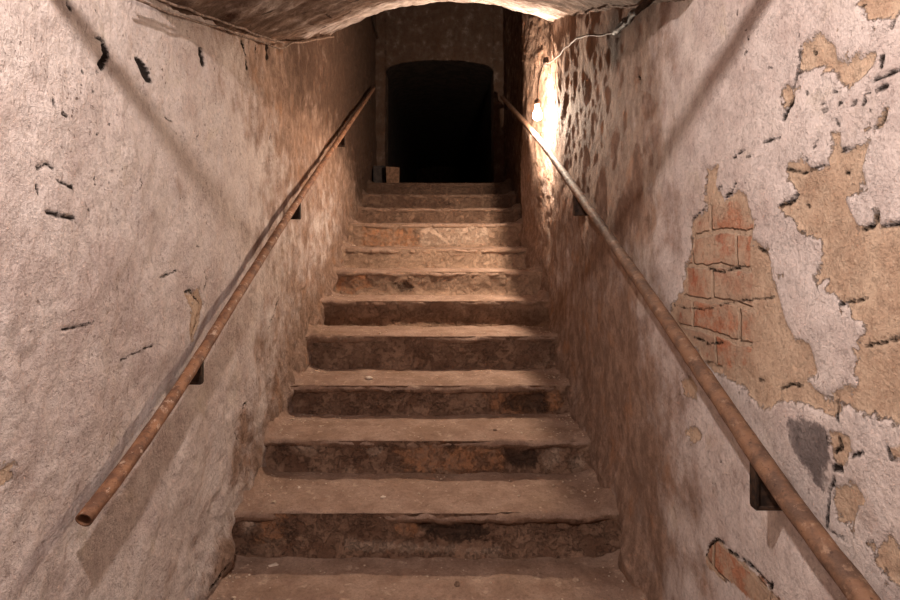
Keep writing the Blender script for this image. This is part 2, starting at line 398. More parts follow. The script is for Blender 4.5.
def build_wall(side):
    X0 = XL if side == 'left' else XR
    sg = 1.0 if side == 'left' else -1.0       # inward
    dd = wall_axes(); nz = 640
    lo = np.clip(-0.93 + 0.47 * (dd - 1.43) - 0.42, -1.38, 0.40)
    hi = 1.46 + np.clip((dd - 2.6) / 0.45, 0, 1) * 1.08
    v = np.linspace(0, 1, nz)
    D = np.repeat(dd[:, None], nz, 1); Z = lo[:, None] + (hi - lo)[:, None] * v[None, :]
    Y, H = D * S, Z * S                         # metres
    seed = 100 if side == 'left' else 200
    hs = (Z - stair_z(D)) * S                   # height above the line of the nosings
    # ---- surface patches, traced on the wall itself
    sd = {k: np.full(D.shape, 0.5) for k in ('sd_tan', 'sd_brick', 'sd_grey', 'sd_hole')}
    def P(pts): return [tuple(S * q for q in on_wall(x, y, X0)) for x, y in pts]
    def patch(key, pts): sd[key] = np.minimum(sd[key], poly_sd(Y, H, P(pts)))
    def crack(pts, w=0.002): sd['sd_hole'] = np.minimum(sd['sd_hole'], line_sd(Y, H, P(pts), w + 0.0008))
    if side == 'right':
        patch('sd_tan', [(786,165),(800,158),(809,168),(823,164),(831,133),(837,133),(837,148),(848,151),(864,142),(857,168),(861,188),(840,199),(845,213),(854,229),(866,222),(872,209),(875,225),(900,222),(960,220),(960,425),(900,424),(860,412),(840,404),(823,397),(831,390),(854,387),(851,349),(862,332),(860,324),(850,319),(848,309),(834,304),(831,292),(821,292),(821,281),(811,285),(807,278),(815,261),(817,250),(814,240),(800,236),(787,219),(777,208),(792,196),(793,191),(786,181),(785,171)])
        patch('sd_tan', [(707,168),(718,167),(716,185),(725,200),(738,190),(746,195),(748,210),(752,220),(750,239),(763,247),(769,270),(768,281),(775,304),(780,324),(789,338),(804,345),(811,372),(800,380),(809,389),(823,397),(840,404),(835,415),(815,412),(795,404),(777,398),(765,410),(748,404),(738,388),(720,378),(701,364),(684,340),(670,318),(671,305),(680,290),(682,268),(690,250),(690,236),(692,218),(706,212),(706,190)])
        patch('sd_tan', [(800,47),(818,33),(833,44),(836,60),(844,62),(860,55),(873,55),(871,69),(855,82),(847,91),(839,84),(836,75),(825,69),(815,68),(801,71)])
        patch('sd_tan', [(862,4),(880,-14),(905,-8),(893,16),(878,24),(862,13)])
        patch('sd_tan', [(782,90),(788,85),(795,92),(794,106),(786,108),(784,98)])
        patch('sd_tan', [(868,128),(880,110),(884,108),(882,120),(874,132)])
        patch('sd_tan', [(676,381),(686,377),(692,388),(688,398),(679,396)])
        patch('sd_tan', [(682,430),(690,426),(697,434),(694,442),(685,441)])
        patch('sd_tan', [(826,432),(846,436),(850,452),(838,466),(828,458)])
        patch('sd_tan', [(868,545),(890,535),(910,560),(900,590),(880,570)])
        patch('sd_tan', [(830,487),(850,480),(862,500),(850,525),(832,520)])
        patch('sd_brick', [(709,205),(732,203),(744,207),(750,227),(746,243),(748,268),(746,300),(750,315),(746,345),(738,364),(720,366),(703,362),(688,340),(674,318),(676,304),(684,290),(684,270),(692,250),(693,236),(696,222),(708,214)])
        patch('sd_brick', [(703,547),(713,539),(725,551),(750,571),(767,590),(785,612),(760,612),(735,590),(710,574),(701,563)])
        patch('sd_brick', [(886,446),(905,441),(915,465),(890,460)])
        patch('sd_grey', [(782,420),(797,417),(823,430),(828,457),(823,480),(810,486),(797,460),(784,440)])
        for w, pts in ((.0015,[(799,51),(798,73),(794,87)]), (.005,[(792,100),(788,110),(785,118)]), (.0015,[(735,157),(741,152),(749,148)]),
                       (.001,[(763,142),(772,140),(780,137)]), (.0015,[(905,65),(888,73),(872,80)]), (.002,[(822,112),(826,109)]), (.0015,[(850,106),(853,102)]),
                       (.0015,[(862,96),(868,91)]), (.002,[(876,90),(884,86)]), (.0015,[(882,109),(878,121),(870,128)]), (.0012,[(816,137),(813,147)]),
                       (.0015,[(837,150),(843,148),(850,148)]), (.0018,[(793,193),(789,201),(779,206)]), (.0018,[(872,210),(868,224),(858,229)]),
                       (.0016,[(876,226),(888,224),(896,222)]), (.002,[(736,182),(731,193),(725,197)]), (.0015,[(719,189),(722,186)]), (.0015,[(692,218),(700,212),(704,209)]),
                       (.001,[(786,169),(800,173),(809,169),(820,164)]), (.0012,[(833,398),(834,410),(835,421)]), (.005,[(832,467),(838,469)]),
                       (.0012,[(832,478),(826,490),(824,510),(822,527),(830,535),(838,537)]), (.0015,[(848,456),(860,452)]), (.0015,[(755,247),(762,252),(764,258)]),
                       (.0006,[(672,305),(684,308),(700,309),(712,307)]), (.0004,[(716,305),(740,300),(768,297)]), (.0012,[(690,337),(704,344),(718,342)]), (.002,[(734,337),(736,340)]),
                       (.0016,[(776,389),(786,383),(796,386)]), (.0018,[(752,380),(757,381)]), (.0018,[(835,304),(848,301),(860,298)]), (.0015,[(862,346),(885,340),(905,334)]),
                       (.0025,[(702,555),(706,545),(713,539),(720,543)]), (.002,[(725,551),(740,560),(756,574),(768,588)]), (.003,[(765,588),(769,584)]),
                       (.0015,[(706,268),(720,272),(742,266)]), (.0015,[(834,436),(838,447),(830,452)]), (.0015,[(886,447),(890,458),(905,462)]),
                       (.004,[(636,76),(638,79)]), (.0015,[(640,80),(639,84)]), (.001,[(709,483),(711,484)]), (.0025,[(744,462),(746,464)]), (.001,[(715,460),(716,462)]),
                       (.001,[(806,92),(808,93)]), (.0012,[(838,104),(840,103)]), (.0014,[(892,22),(890,27)]), (.0014,[(880,56),(879,66)])):
            crack(pts, w)
        for k in range(26):     # small losses scattered over the upper right
            x, y = rng.uniform(740, 900), rng.uniform(0, 230)
            crack([(x, y), (x + rng.uniform(-5, 5), y + rng.uniform(-1, 6))], rng.uniform(0.0002, 0.0011))
    else:
        patch('sd_hole', [(134,56),(141,60),(147,68),(151,83),(145,82),(139,70)])
        for w, pts in ((.013,[(201,52),(203,62)]), (.009,[(241,43),(245,54),(247,68)]), (.014,[(267,46),(268,57)]), (.008,[(256,46),(257,58)]),
                       (.009,[(103,47),(106,56),(101,66)]), (.002,[(98,71),(96,73)]), (.002,[(93,37),(103,40)]), (.003,[(66,3),(68,9)]), (.002,[(94,11),(95,12)]),
                       (.0025,[(50,100),(50,106)]), (.002,[(58,113),(64,116)]), (.0022,[(34,168),(46,164),(51,168)]), (.003,[(34,187),(36,194)]),
                       (.0018,[(54,180),(66,186),(70,188)]), (.0026,[(42,212),(58,216),(72,219)]), (.0015,[(166,118),(173,122)]), (.002,[(184,292),(189,290),(198,302),(196,322),(188,345)]),
                       (.0015,[(202,292),(206,281),(204,272)]), (.004,[(297,122),(299,130)]), (.002,[(288,128),(290,142)]), (.003,[(308,72),(309,80)]), (.002,[(270,118),(271,140)]),
                       (.002,[(240,418),(243,404),(246,402)]), (.002,[(236,430),(238,440),(240,470)]), (.0022,[(222,560),(235,530),(240,500)]), (.002,[(200,590),(215,566)]),
                       (.0025,[(268,330),(280,300)]), (.0015,[(160,278),(176,270)]), (.001,[(120,360),(150,345)]), (.001,[(60,330),(90,322)]),
                       (.0013,[(205,215),(207,226)]), (.0015,[(234,208),(236,222)])):
            crack(pts, w)
        pass
        patch('sd_tan', [(184,294),(196,290),(202,304),(196,330),(190,345),(186,330),(190,310)])
        patch('sd_tan', [(2,470),(14,462),(12,480),(2,490)])
        for k in range(46):
            x, y = (rng.uniform(10, 130), rng.uniform(20, 230)) if k % 2 else (rng.uniform(110, 300), rng.uniform(60, 330))
            crack([(x, y), (x + rng.uniform(-3, 3), y + rng.uniform(-1, 5))], rng.uniform(-0.001, 0.0008))
    # ---- dirt far up the flight and along the steps, painted shade below the vault
    big = fbm(Y * 0.9, H * 0.9, 3, 4, seed + 1)
    if side == 'left':
        dirt_shade = 0.05 + 0.62 * smooth(1.4, 2.6, D) + 0.50 * np.exp(-np.maximum(hs, 0) / 0.17) + 0.42 * smooth(0.2, 0.7, Z) * smooth(1.1, 1.9, D)
        darken = 0.88 * smooth(0.25, 0.95, Z) * smooth(1.5, 2.6, D) + 0.32 * smooth(3.2, 4.6, D) + 0.30 * np.exp(-np.maximum(hs, 0) / 0.10)  # upper wall painted darker where little bulb light should reach
        rough = 0.42 + 0.35 * smooth(1.8, 3.0, D) + 1.0 * np.exp(-np.maximum(hs, 0) / 0.2)
        pits = 0.55 + 0.45 * smooth(0, 0.4, Z)
    else:
        darken = 0.14 * smooth(0.25, 0.7, Z) * smooth(1.45, 2.0, D) * smooth(3.2, 2.6, D) + 0.65 * np.exp(-((D - 3.15) / 0.24) ** 2 - ((Z - 0.80) / 0.25) ** 2) + 0.7 * smooth(3.72, 3.9, D) + 0.30 * np.exp(-np.maximum(hs, 0) / 0.10) + 0.75 * np.exp(-((D - 1.80) / 0.10) ** 2 - ((Z - 0.70) / 0.13) ** 2)  # stain by cables; vault and recess shade painted in, bulb hot spot toned down
        dirt_shade = 0.02 + 0.72 * smooth(1.05, 1.75, D) + 0.22 * smooth(1.05, 1.45, D) * smooth(-0.25, 0.25, Z) + 0.35 * np.exp(-np.maximum(hs, 0) / 0.13) + 0.20 * smooth(0.35, 0.8, Z) * smooth(1.2, 1.9, D) + 0.33 * smooth(-0.05, -0.5, Z) * smooth(0.75, 1.0, D) + 0.3 * smooth(3.7, 3.9, D)  # dirt; the upper terms also paint in shade under the vault
        rough = 0.06 + 0.85 * smooth(1.6, 2.2, D) + 0.3 * np.exp(-np.maximum(hs, 0) / 0.16)
        pits = 0.2 + 0.5 * smooth(1.4, 2.0, D)
    if side == 'left':
        for x, y, r, a in ((296,135,.09,.5), (303,175,.08,.4), (243,432,.07,.55), (236,470,.07,.5), (178,188,.04,.4), (262,345,.06,.35), (215,560,.06,.5)):
            d0, z0 = on_wall(x, y, XL); dirt_shade = dirt_shade + a * np.exp(-((D - d0) ** 2 + (Z - z0) ** 2) / r ** 2)
    else:
        for x, y, r, a in ((640,470,.06,.4), (655,540,.06,.4), (690,500,.05,.25), (735,470,.05,.2), (870,520,.05,.4), (850,470,.04,.35), (700,580,.05,.35)):
            d0, z0 = on_wall(x, y, XR); dirt_shade = dirt_shade + a * np.exp(-((D - d0) ** 2 + (Z - z0) ** 2) / r ** 2)
    dirt_shade = np.clip(dirt_shade + 0.16 * big, 0, 1)
    # ---- relief in the mesh
    off = 0.010 * fbm(Y * 1.6, H * 1.6, 1, 3, seed + 2) + 0.006 * fbm(Y * 6, H * 5, 2, 3, seed + 3)
    off = off + np.minimum(rough, 1) * (1 - (0.55 * smooth(2.95, 2.6, D) if side == 'right' else 0.0)) * (0.0085 * fbm(Y * 13, H * 12, 4, 4, seed + 4) + 0.004 * fbm(Y * 34, H * 26, 7, 2, seed + 5))
    off = off - 0.010 * smooth(0.001, -0.004, sd['sd_hole']) - 0.004 * smooth(0.004, -0.004, sd['sd_tan'])
    off = off + 0.022 * np.exp(-np.maximum(hs + 0.03, 0) / 0.06) * (1 + 0.8 * fbm(Y * 7, H * 7, 9, 3, seed + 6))
    if side == 'right':         # hollow added behind the bulb to soften its glare, then swells and steps back
        off = off + S * (-0.030 * np.exp(-((D - 3.08) / 0.24) ** 2) + 0.016 * smooth(3.3, 3.65, D) - 0.055 * smooth(3.76, 3.90, D))
    off = off * smooth(-0.2, 0.5, D)
    Pts = np.stack([np.full(D.shape, X0 * S) + sg * off, Y, H + EYE], -1)
    at = dict(sd, dirt_shade=dirt_shade, rough=rough, pits=pits, darken=darken)
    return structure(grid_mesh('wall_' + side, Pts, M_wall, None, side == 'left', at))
wall_l = build_wall('left'); wall_r = build_wall('right')

def flat_attrs(shape, dirt_shade=0.5, rough=0.4, pits=0.4, darken=0.0):
    f = lambda v: np.full(shape, v) if np.isscalar(v) else v
    return dict(sd_tan=f(0.5), sd_brick=f(0.5), sd_grey=f(0.5), sd_hole=f(0.5), dirt_shade=f(dirt_shade), rough=f(rough), pits=f(pits), darken=f(darken))

# ------------------------------------------------------------------ back wall with the arched opening, and the dark passage behind
OX0, OX1 = -0.555, 0.487
def arch_z(X):
    t = (X - (OX0 + OX1) / 2) / ((OX1 - OX0) / 2)
    return 1.775 + 0.105 * np.sqrt(np.clip(1 - np.abs(t) ** 2.2, 0, 1))
def build_back():
    xs = np.concatenate([np.linspace(XL - 0.1, OX0, 16), np.linspace(OX0 + 1e-4, OX1 - 1e-4, 70), np.linspace(OX1, XR + 0.12, 16)])
    rev = 0.26; zt = 2.56; nz = 120
    P = np.zeros((len(xs), nz + 6, 3))
    for i, X in enumerate(xs):
        inside = OX0 < X < OX1
        zb = float(arch_z(X)) if inside else NOSE_Z[-1] - 0.05
        zz = np.concatenate([np.full(6, zb), np.linspace(zb, zt, nz)])
        dd = np.concatenate([np.linspace(D_END + rev, D_END, 6), np.full(nz, D_END)])
        P[i, :, 0], P[i, :, 1], P[i, :, 2] = X * S, dd * S, zz * S + EYE
    n = 0.010 * fbm(P[..., 0] * 5, P[..., 2] * 5, 1, 4, 301)
    P[:, 6:, 1] += n[:, 6:]
    return structure(grid_mesh('wall_back', P, M_wall, None, True, flat_attrs(P.shape[:2], 0.75, 0.15, 0.3, 0.92)))  # back wall darkened all over
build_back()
def quad_strip(name, pts_rows, mat, parent=None):
    bm = bmesh.new(); rows = [[bm.verts.new(p) for p in r] for r in pts_rows]
    for a, b in zip(rows[:-1], rows[1:]):
        for k in range(len(a) - 1): bm.faces.new((a[k], a[k+1], b[k+1], b[k]))
    return bm_obj(name, bm, mat, parent)
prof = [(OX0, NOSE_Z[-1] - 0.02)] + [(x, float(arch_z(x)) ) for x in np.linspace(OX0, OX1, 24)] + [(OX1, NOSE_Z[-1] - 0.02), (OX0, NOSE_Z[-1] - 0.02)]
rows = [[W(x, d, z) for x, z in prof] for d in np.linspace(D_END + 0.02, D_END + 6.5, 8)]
tunnel = quad_strip('wall_passage', rows, M_dark)
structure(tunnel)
quad_strip('wall_passage_end', [[W(-0.7, D_END + 6.5, z), W(0.7, D_END + 6.5, z)] for z in (0.5, 2.1)], M_dark)['kind'] = 'structure'

# ------------------------------------------------------------------ vault over the flight
def vault_end(X): return 3.07 - 0.27 * X
def vault_z(X, d):
    zl = np.interp(d, [0.9, 1.23, 2.1, 3.25], [0.48, 0.56, 0.795, 1.285])
    zr = np.interp(d, [0.9, 1.78, 2.87, 3.25], [0.42, 0.785, 1.205, 1.36])
    t = (X - XL) / (XR - XL)
    u = np.clip((X - (XL + XR) / 2) / 0.6, -1.06, 1.06)
    return zl * (1 - t) + zr * t + 0.135 * (1 - np.abs(u) ** 2.0)
def build_vault():
    xs = np.linspace(XL - 0.035, XR + 0.035, 170); nd = 230
    P = np.zeros((len(xs), nd + 24, 3)); top = 2.56
    for i, X in enumerate(xs):
        d1 = float(vault_end(X))
        d = np.linspace(1.19, d1, nd)
        z = vault_z(X, d)
        # rounded arris, then the face above the arch on either side
        zf = np.linspace(1.47, z[0] + 0.004, 12); zb = np.linspace(z[-1] + 0.012, top, 12)
        P[i, :12] = np.stack([np.full(12, X * S), np.full(12, 1.19 * S), zf * S + EYE], 1)
        P[i, 12:-12] = np.stack([np.full(nd, X * S), d * S, z * S + EYE], 1)
        P[i, -12:] = np.stack([np.full(12, X * S), np.full(12, (d1 + 0.008) * S), zb * S + EYE], 1)
    r = 0.014 * fbm(P[..., 0] * 4, P[..., 1] * 4, 0, 3, 411) + 0.007 * fbm(P[..., 0] * 16, P[..., 1] * 16, 0, 4, 412)
    e = np.zeros(P.shape[:2]); e[:, 12:-12] = 1
    P[..., 2] += r * e
    P[:, -22:-8, 1] += (0.022 * fbm(P[:, -22:-8, 0] * 9, P[:, -22:-8, 2] * 2, 0, 3, 415)) 
    d = P[..., 1] / S
    edge = np.minimum((P[..., 0] / S - XL), (XR - P[..., 0] / S))
    at = flat_attrs(P.shape[:2], np.clip(0.78 - 0.5 * smooth(2.2, 2.7, d) + 0.5 * np.exp(-np.maximum(edge, 0) / 0.03), 0, 1), 0.45, 0.8, 0.68 - 0.10 * smooth(2.2, 2.7, d))  # toned down against bulb glare; bulb-lit far edge painted paler, wall joins darker
    h = np.full(P.shape[:2], 0.5)
    for k in range(20):
        x0, d0 = rng.uniform(-0.62, -0.2), rng.uniform(1.5, 2.6)
        h = np.minimum(h, seg_dist(P[..., 0], P[..., 1], (x0*S, d0*S), (x0*S + rng.uniform(-.03,.03), d0*S + rng.uniform(-.03,.08))) - rng.uniform(0.002, 0.008))
    at['sd_hole'] = h
    return structure(grid_mesh('ceiling', P, M_wall, None, False, at))
build_vault()
def slab(name, x0, x1, d0, d1, z, mat, n=(14, 30), rough=0.008, flip=False):
    xs, ds = np.meshgrid(np.linspace(x0, x1, n[0]), np.linspace(d0, d1, n[1]), indexing='ij')
    P = np.stack([xs * S, ds * S, np.full(xs.shape, z * S + EYE)], -1)
    P[..., 2] += rough * fbm(P[..., 0] * 4, P[..., 1] * 4, 0, 4, 501)
    return structure(grid_mesh(name, P, mat, None, flip, flat_attrs(xs.shape)))
slab('ceiling_upper', XL - 0.1, XR + 0.15, 2.9, D_END + 0.02, 2.53, M_wall)
slab('ceiling_lower', XL - 0.05, XR + 0.05, -1.25, 1.22, 1.45, M_dark)
slab('floor', XL - 0.05, XR + 0.05, -1.25, 1.46, -1.35, M_floor, (60, 120), 0.006)
def front():
    xs, zs = np.meshgrid(np.linspace(XL - 0.05, XR + 0.05, 12), np.linspace(-1.38, 1.48, 24), indexing='ij')
    P = np.stack([xs * S, np.full(xs.shape, -1.24 * S), zs * S + EYE], -1)
    structure(grid_mesh('wall_front', P, M_dark, None, False, flat_attrs(xs.shape, 0.35)))
front()

# ------------------------------------------------------------------ the stone stair: step > tread
stair = empty('staircase', W(0, 1.43, -1.35))
tag(stair, 'worn brown masonry staircase climbing between the two peeling plaster walls', 'stairs')
XS = np.linspace(XL - 0.03, XR + 0.03, 190)
RISER_PATCH = {   # step: (kind, outline in the photograph)
    1: [('sd_pale', [(240,512),(258,510),(260,525),(243,535)]), ('sd_orange', [(258,515),(282,515),(280,538),(255,540)]),
        ('sd_dark', [(415,520),(445,528),(480,522),(486,534),(470,540),(440,538),(418,530)]), ('sd_dark', [(497,508),(520,507),(562,516),(560,519),(500,517)]),
        ('sd_orange', [(395,523),(420,520),(424,535),(400,540)]), ('sd_pale', [(345,540),(440,545),(500,548),(500,553),(345,550)])],
    2: [('sd_orange', [(395,450),(420,444),(460,441),(500,443),(506,468),(470,473),(430,473),(405,466)]), ('sd_pale', [(288,443),(318,447),(312,456),(300,452)]),
        ('sd_pale', [(368,448),(382,449),(384,455),(372,456)]), ('sd_pale', [(540,455),(560,445),(562,462),(545,470)]), ('sd_pale', [(570,460),(582,456),(590,468),(572,470)]),
        ('sd_dark', [(508,452),(535,450),(538,464),(512,464)]), ('sd_dark', [(440,446),(520,440),(560,441),(560,443),(500,445)])],
    3: [('sd_orange', [(485,393),(560,388),(566,408),(545,415),(500,415),(488,405)]), ('sd_dark', [(508,397),(545,393),(548,412),(520,410),(505,404)]),
        ],
    5: [('sd_pale', [(490,305),(510,303),(510,307),(492,308)])],
    6: [('sd_orange', [(328,278),(365,272),(372,285),(355,293),(330,293)]), ('sd_dark', [(392,284),(404,280),(413,288),(400,291)])],
    8: [('sd_orange', [(363,227),(415,230),(420,246),(362,246)]), ('sd_pale', [(420,225),(490,226),(488,244),(420,246)])],
}
for k in range(12):
    dk, zk = NOSE_D[k], NOSE_Z[k]
    zb = NOSE_Z[k-1] if k else -1.35
    th = 0.036
    darken = {9: 0.35, 10: 0.7, 11: 0.95}.get(k, 0.0)  # top three steps darker
    lit = float(np.exp(-((k - 6.6) / 1.7) ** 2)) * 0.9  # steps nearest the bulb painted paler, as its light would make them
    # riser
    zs = np.linspace(zb - 0.03, zk - 0.012, 34)
    Xg, Zg = np.meshgrid(XS, zs, indexing='ij')
    px, pz = Xg * S, Zg * S
    recess = 0.004 + 0.003 * fbm(px * 2.0, k * 5.3, 0, 2, 601)
    dep = recess + 0.006 * np.abs(fbm(px * 6, pz * 9, k * 2.7, 4, 602)) + 0.003 * fbm(px * 28, pz * 28, k * 2.7, 3, 603)
    dep = dep - 0.016 * np.exp(-np.maximum((Zg - zb) * S, 0) / 0.018) * (1 + 0.6 * fbm(px * 8, k, 0, 3, 604))
    ex = np.minimum((Xg - XL), (XR - Xg)) * S
    dep = dep - 0.03 * np.exp(-(np.maximum(ex, 0) / 0.024) ** 1.4)
    sds = {q: np.full(Xg.shape, 0.5) for q in ('sd_orange', 'sd_pale', 'sd_dark')}
    for key, poly in RISER_PATCH.get(k, []):
        wp = [((x - VX) / F * dk * S, (VY - y) / F * dk * S) for x, y in poly]
        sds[key] = np.minimum(sds[key], poly_sd(px, pz, wp))
    dep = dep + 0.006 * smooth(0.006, -0.006, sds['sd_dark'])
    P = np.stack([px, dk * S + dep, pz + EYE], -1) - np.array(stair.location)
    at = dict(sds, darken=np.full(Xg.shape, darken), bulb_glow=np.full(Xg.shape, lit))
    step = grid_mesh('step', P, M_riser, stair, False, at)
    # tread: top, rounded nose, underside of the lip
    back = (NOSE_D[k+1] + 0.04) if k < 11 else D_LAND
    ntop = 40 if k < 11 else 90
    r = th / 2
    dt = np.linspace(back, dk + r, ntop)
    prof = [(d, 0.0, 0.0) for d in dt] + [(dk + r - r * math.sin(a), -r + r * math.cos(a), a) for a in np.linspace(0.25, math.pi, 12)] + [(dk + 0.05, -th, 3.2)]
    pd = np.array([p[0] for p in prof]); po = np.array([p[1] for p in prof]); pa = np.array([p[2] for p in prof])
    Xg = np.repeat(XS[:, None], len(pd), 1); Dg = np.repeat(pd[None, :], len(XS), 0)
    px = Xg * S
    h = tread_z(k, Xg, Dg)
    nose = smooth(0.10, 0.0, (Dg - dk) * S)
    wob = 0.010 * fbm(px * 4, k * 3.7, 0, 4, 611) + 0.005 * fbm(px * 22, k * 3.7, 2, 3, 612) + 0.010 * np.clip(fbm(px * 9, k * 7.7, 5, 3, 615) - 0.25, 0, 1)
    ex = np.minimum((Xg - XL), (XR - Xg)) * S
    sag = -0.007 * nose * (0.5 + np.abs(fbm(px * 6, k * 4.1, 0, 3, 613)))
    low = smooth(0.0, 3.1, pa)[None, :]
    lipv = 0.008 * fbm(px * 7, k * 2.2, 4, 4, 614) * low
    lip3 = 0.0045 * fbm(px * 30, po[None, :] * 40, k * 1.3, 3, 616) * nose
    P = np.stack([px, Dg * S + wob * nose - 0.02 * np.exp(-(np.maximum(ex, 0) / 0.02) ** 1.4) * nose + lip3, (zk + po[None, :]) * S + EYE + h * (1 - low * 0.5) + sag + lipv], -1) - np.array(stair.location)
    if k == 8: step['label'] = 'step whose riser shows bare orange masonry on the left'
    if k == 2: step['label'] = 'step with an orange brick patch in its dark riser'
    grid_mesh('tread', P, M_tread, step, True, {'darken': np.full(Xg.shape, darken), 'bulb_glow': np.full(Xg.shape, lit), 'lip': np.repeat(smooth(0.7, 2.2, pa)[None, :], len(XS), 0)})

# ------------------------------------------------------------------ handrails
def handrail(name, label, X, pix, rad, mat, brackets, group):
    pts = []
    for x, y in pix:
        d, z = on_wall(x, y, X); pts.append(W(X, d, z))
    path = catmull(pts, 0.035)
    rad = rad * S
    root = empty(name, W(XL if X < 0 else XR, on_wall(*pix[0], X)[0], -1.35))
    root.location = pts[0]
    tag(root, label, 'handrail', group)
    path = path - np.array(root.location)
    bm = bmesh.new(); add_tube(bm, path, rad, 20, True, 0.0009, 5, 0.78)
    bm_obj('pipe', bm, mat, root)
    sg = -1 if X < 0 else 1
    wallx = (XL if X < 0 else XR) * S - root.location[0]
    for (bx, hang, w) in brackets:
        yy = F * X / (bx - VX) * S - root.location[1]
        j = int(np.clip(np.argmin(np.abs(path[:, 1] - yy)), 1, len(path) - 2)); c = path[j]
        hang = hang * S; wd = abs(wallx - c[0]); xm = (wallx + c[0]) / 2
        bm = bmesh.new()            # three-cornered gusset square to the wall, under the pipe
        xo, xw = c[0] - sg * 0.004, wallx + sg * 0.01
        tri = [(xo, c[2]), (xo, c[2] - hang), (xw, c[2] - hang), (xw, c[2] - hang * 0.86)]
        fr = [bm.verts.new((x, c[1] - 0.005, z)) for x, z in tri]; bk = [bm.verts.new((x, c[1] + 0.005, z)) for x, z in tri]
        bm.faces.new(fr); bm.faces.new(bk[::-1])
        for q in range(4): bm.faces.new((fr[q], bk[q], bk[(q+1) % 4], fr[(q+1) % 4]))
        b = bm_obj('bracket', bm, M_iron, root, False)
        bm = bmesh.new()
        add_box(bm, (xm + sg * 0.004, c[1], c[2] - hang), (wd + 0.020, w * 0.6, 0.007), 0.001)
        bm_obj('arm', bm, M_iron, b)
        bm = bmesh.new()
        add_box(bm, (c[0] - sg * 0.004, c[1], c[2] - hang / 2 - rad * 0.3), (0.007, w * 0.6, hang - rad * 0.6), 0.001)
        bm_obj('strap', bm, M_iron, b)
    return root
handrail('handrail', 'rusty orange-brown pipe handrail with an open lower end on the left wall', XL + 0.046,
         [(84,520),(137,450),(191,370),(243,287),(296,204),(338,141),(362,106),(374,88)], 0.0140, M_rail_l,
         [(199,0.066,0.034),(299,0.080,0.040),(344,0.085,0.045),(370,0.070,0.05)], 'pipe handrails on the stair walls')
handrail('handrail', 'dark brown pipe handrail on the right wall, its upper part beside the lit bulb', XR - 0.046,
         [(905,655),(863,598),(814,534),(765,466),(703,374),(640,282),(582,199),(540,141),(518,115),(502,97)], 0.0158, M_rail_r,
         [(758,0.085,0.034),(576,0.095,0.045),(505,0.07,0.06)], 'pipe handrails on the stair walls')

# ------------------------------------------------------------------ the bare bulb on its cord
def bulb():
    bx, bd, bz = 0.503, 2.985, 0.75
    root = empty('light_bulb', W(bx, bd, bz))
    tag(root, 'bare glowing light bulb hanging on a cord beside the right handrail', 'light bulb')
    m = bpy.data.materials.new('lit_glass'); m.use_nodes = True; nt = m.node_tree; nt.nodes.clear()
    e = nt.nodes.new('ShaderNodeEmission'); e.inputs[0].default_value = (1.0, 0.86, 0.72, 1); e.inputs[1].default_value = 14.0
    tr = nt.nodes.new('ShaderNodeBsdfTransparent'); ad = nt.nodes.new('ShaderNodeAddShader')
    o = nt.nodes.new('ShaderNodeOutputMaterial')
    nt.links.new(e.outputs[0], ad.inputs[0]); nt.links.new(tr.outputs[0], ad.inputs[1]); nt.links.new(ad.outputs[0], o.inputs[0])
    mf = bpy.data.materials.new('hot_filament'); mf.use_nodes = True; nt = mf.node_tree; nt.nodes.clear()
    e = nt.nodes.new('ShaderNodeEmission'); e.inputs[0].default_value = (1.0, 0.8, 0.6, 1); e.inputs[1].default_value = 60.0
    o = nt.nodes.new('ShaderNodeOutputMaterial'); nt.links.new(e.outputs[0], o.inputs[0])
    l = bpy.data.lights.new('bulb_light', 'POINT'); l.energy = BULB; l.color = (1.0, 0.80, 0.62); l.shadow_soft_size = 0.011
    lo = bpy.data.objects.new('bulb_light', l); lo.location = W(bx, bd, bz); link(lo)
    bm = bmesh.new()
    add_lathe(bm, [(0.013, 0.050), (0.0135, 0.040), (0.017, 0.028), (0.024, 0.014), (0.0285, 0.0), (0.029, -0.010), (0.026, -0.022), (0.018, -0.032), (0.008, -0.037), (0, -0.038)], (0, 0, 0))
    gl = bm_obj('glass', bm, m, root)
    bm = bmesh.new()
    add_tube(bm, [(0.012 * math.cos(a), 0.012 * math.sin(a), 0.002 * math.cos(5 * a)) for a in np.linspace(0, 5.2, 24)], 0.0008, 6)
    bm_obj('filament', bm, mf, gl)
    bm = bmesh.new()
    add_lathe(bm, [(0, 0.098), (0.006, 0.098), (0.009, 0.092), (0.017, 0.088), (0.0185, 0.066), (0.0165, 0.058), (0.0145, 0.056), (0.0142, 0.0495), (0, 0.0495)], (0, 0, 0))
    bm_obj('socket', bm, M_cable_k, root)
    bm = bmesh.new()
    top = np.array(local(root, W(0.535, 2.93, 1.03)))
    add_tube(bm, catmull([(0, 0, 0.095), (0.002, -0.01, 0.16), (0.012, -0.03, 0.24), top], 0.012), 0.0035, 8)
    bm_obj('cord', bm, M_cable_k, root)
BULB = 112.0
bulb()

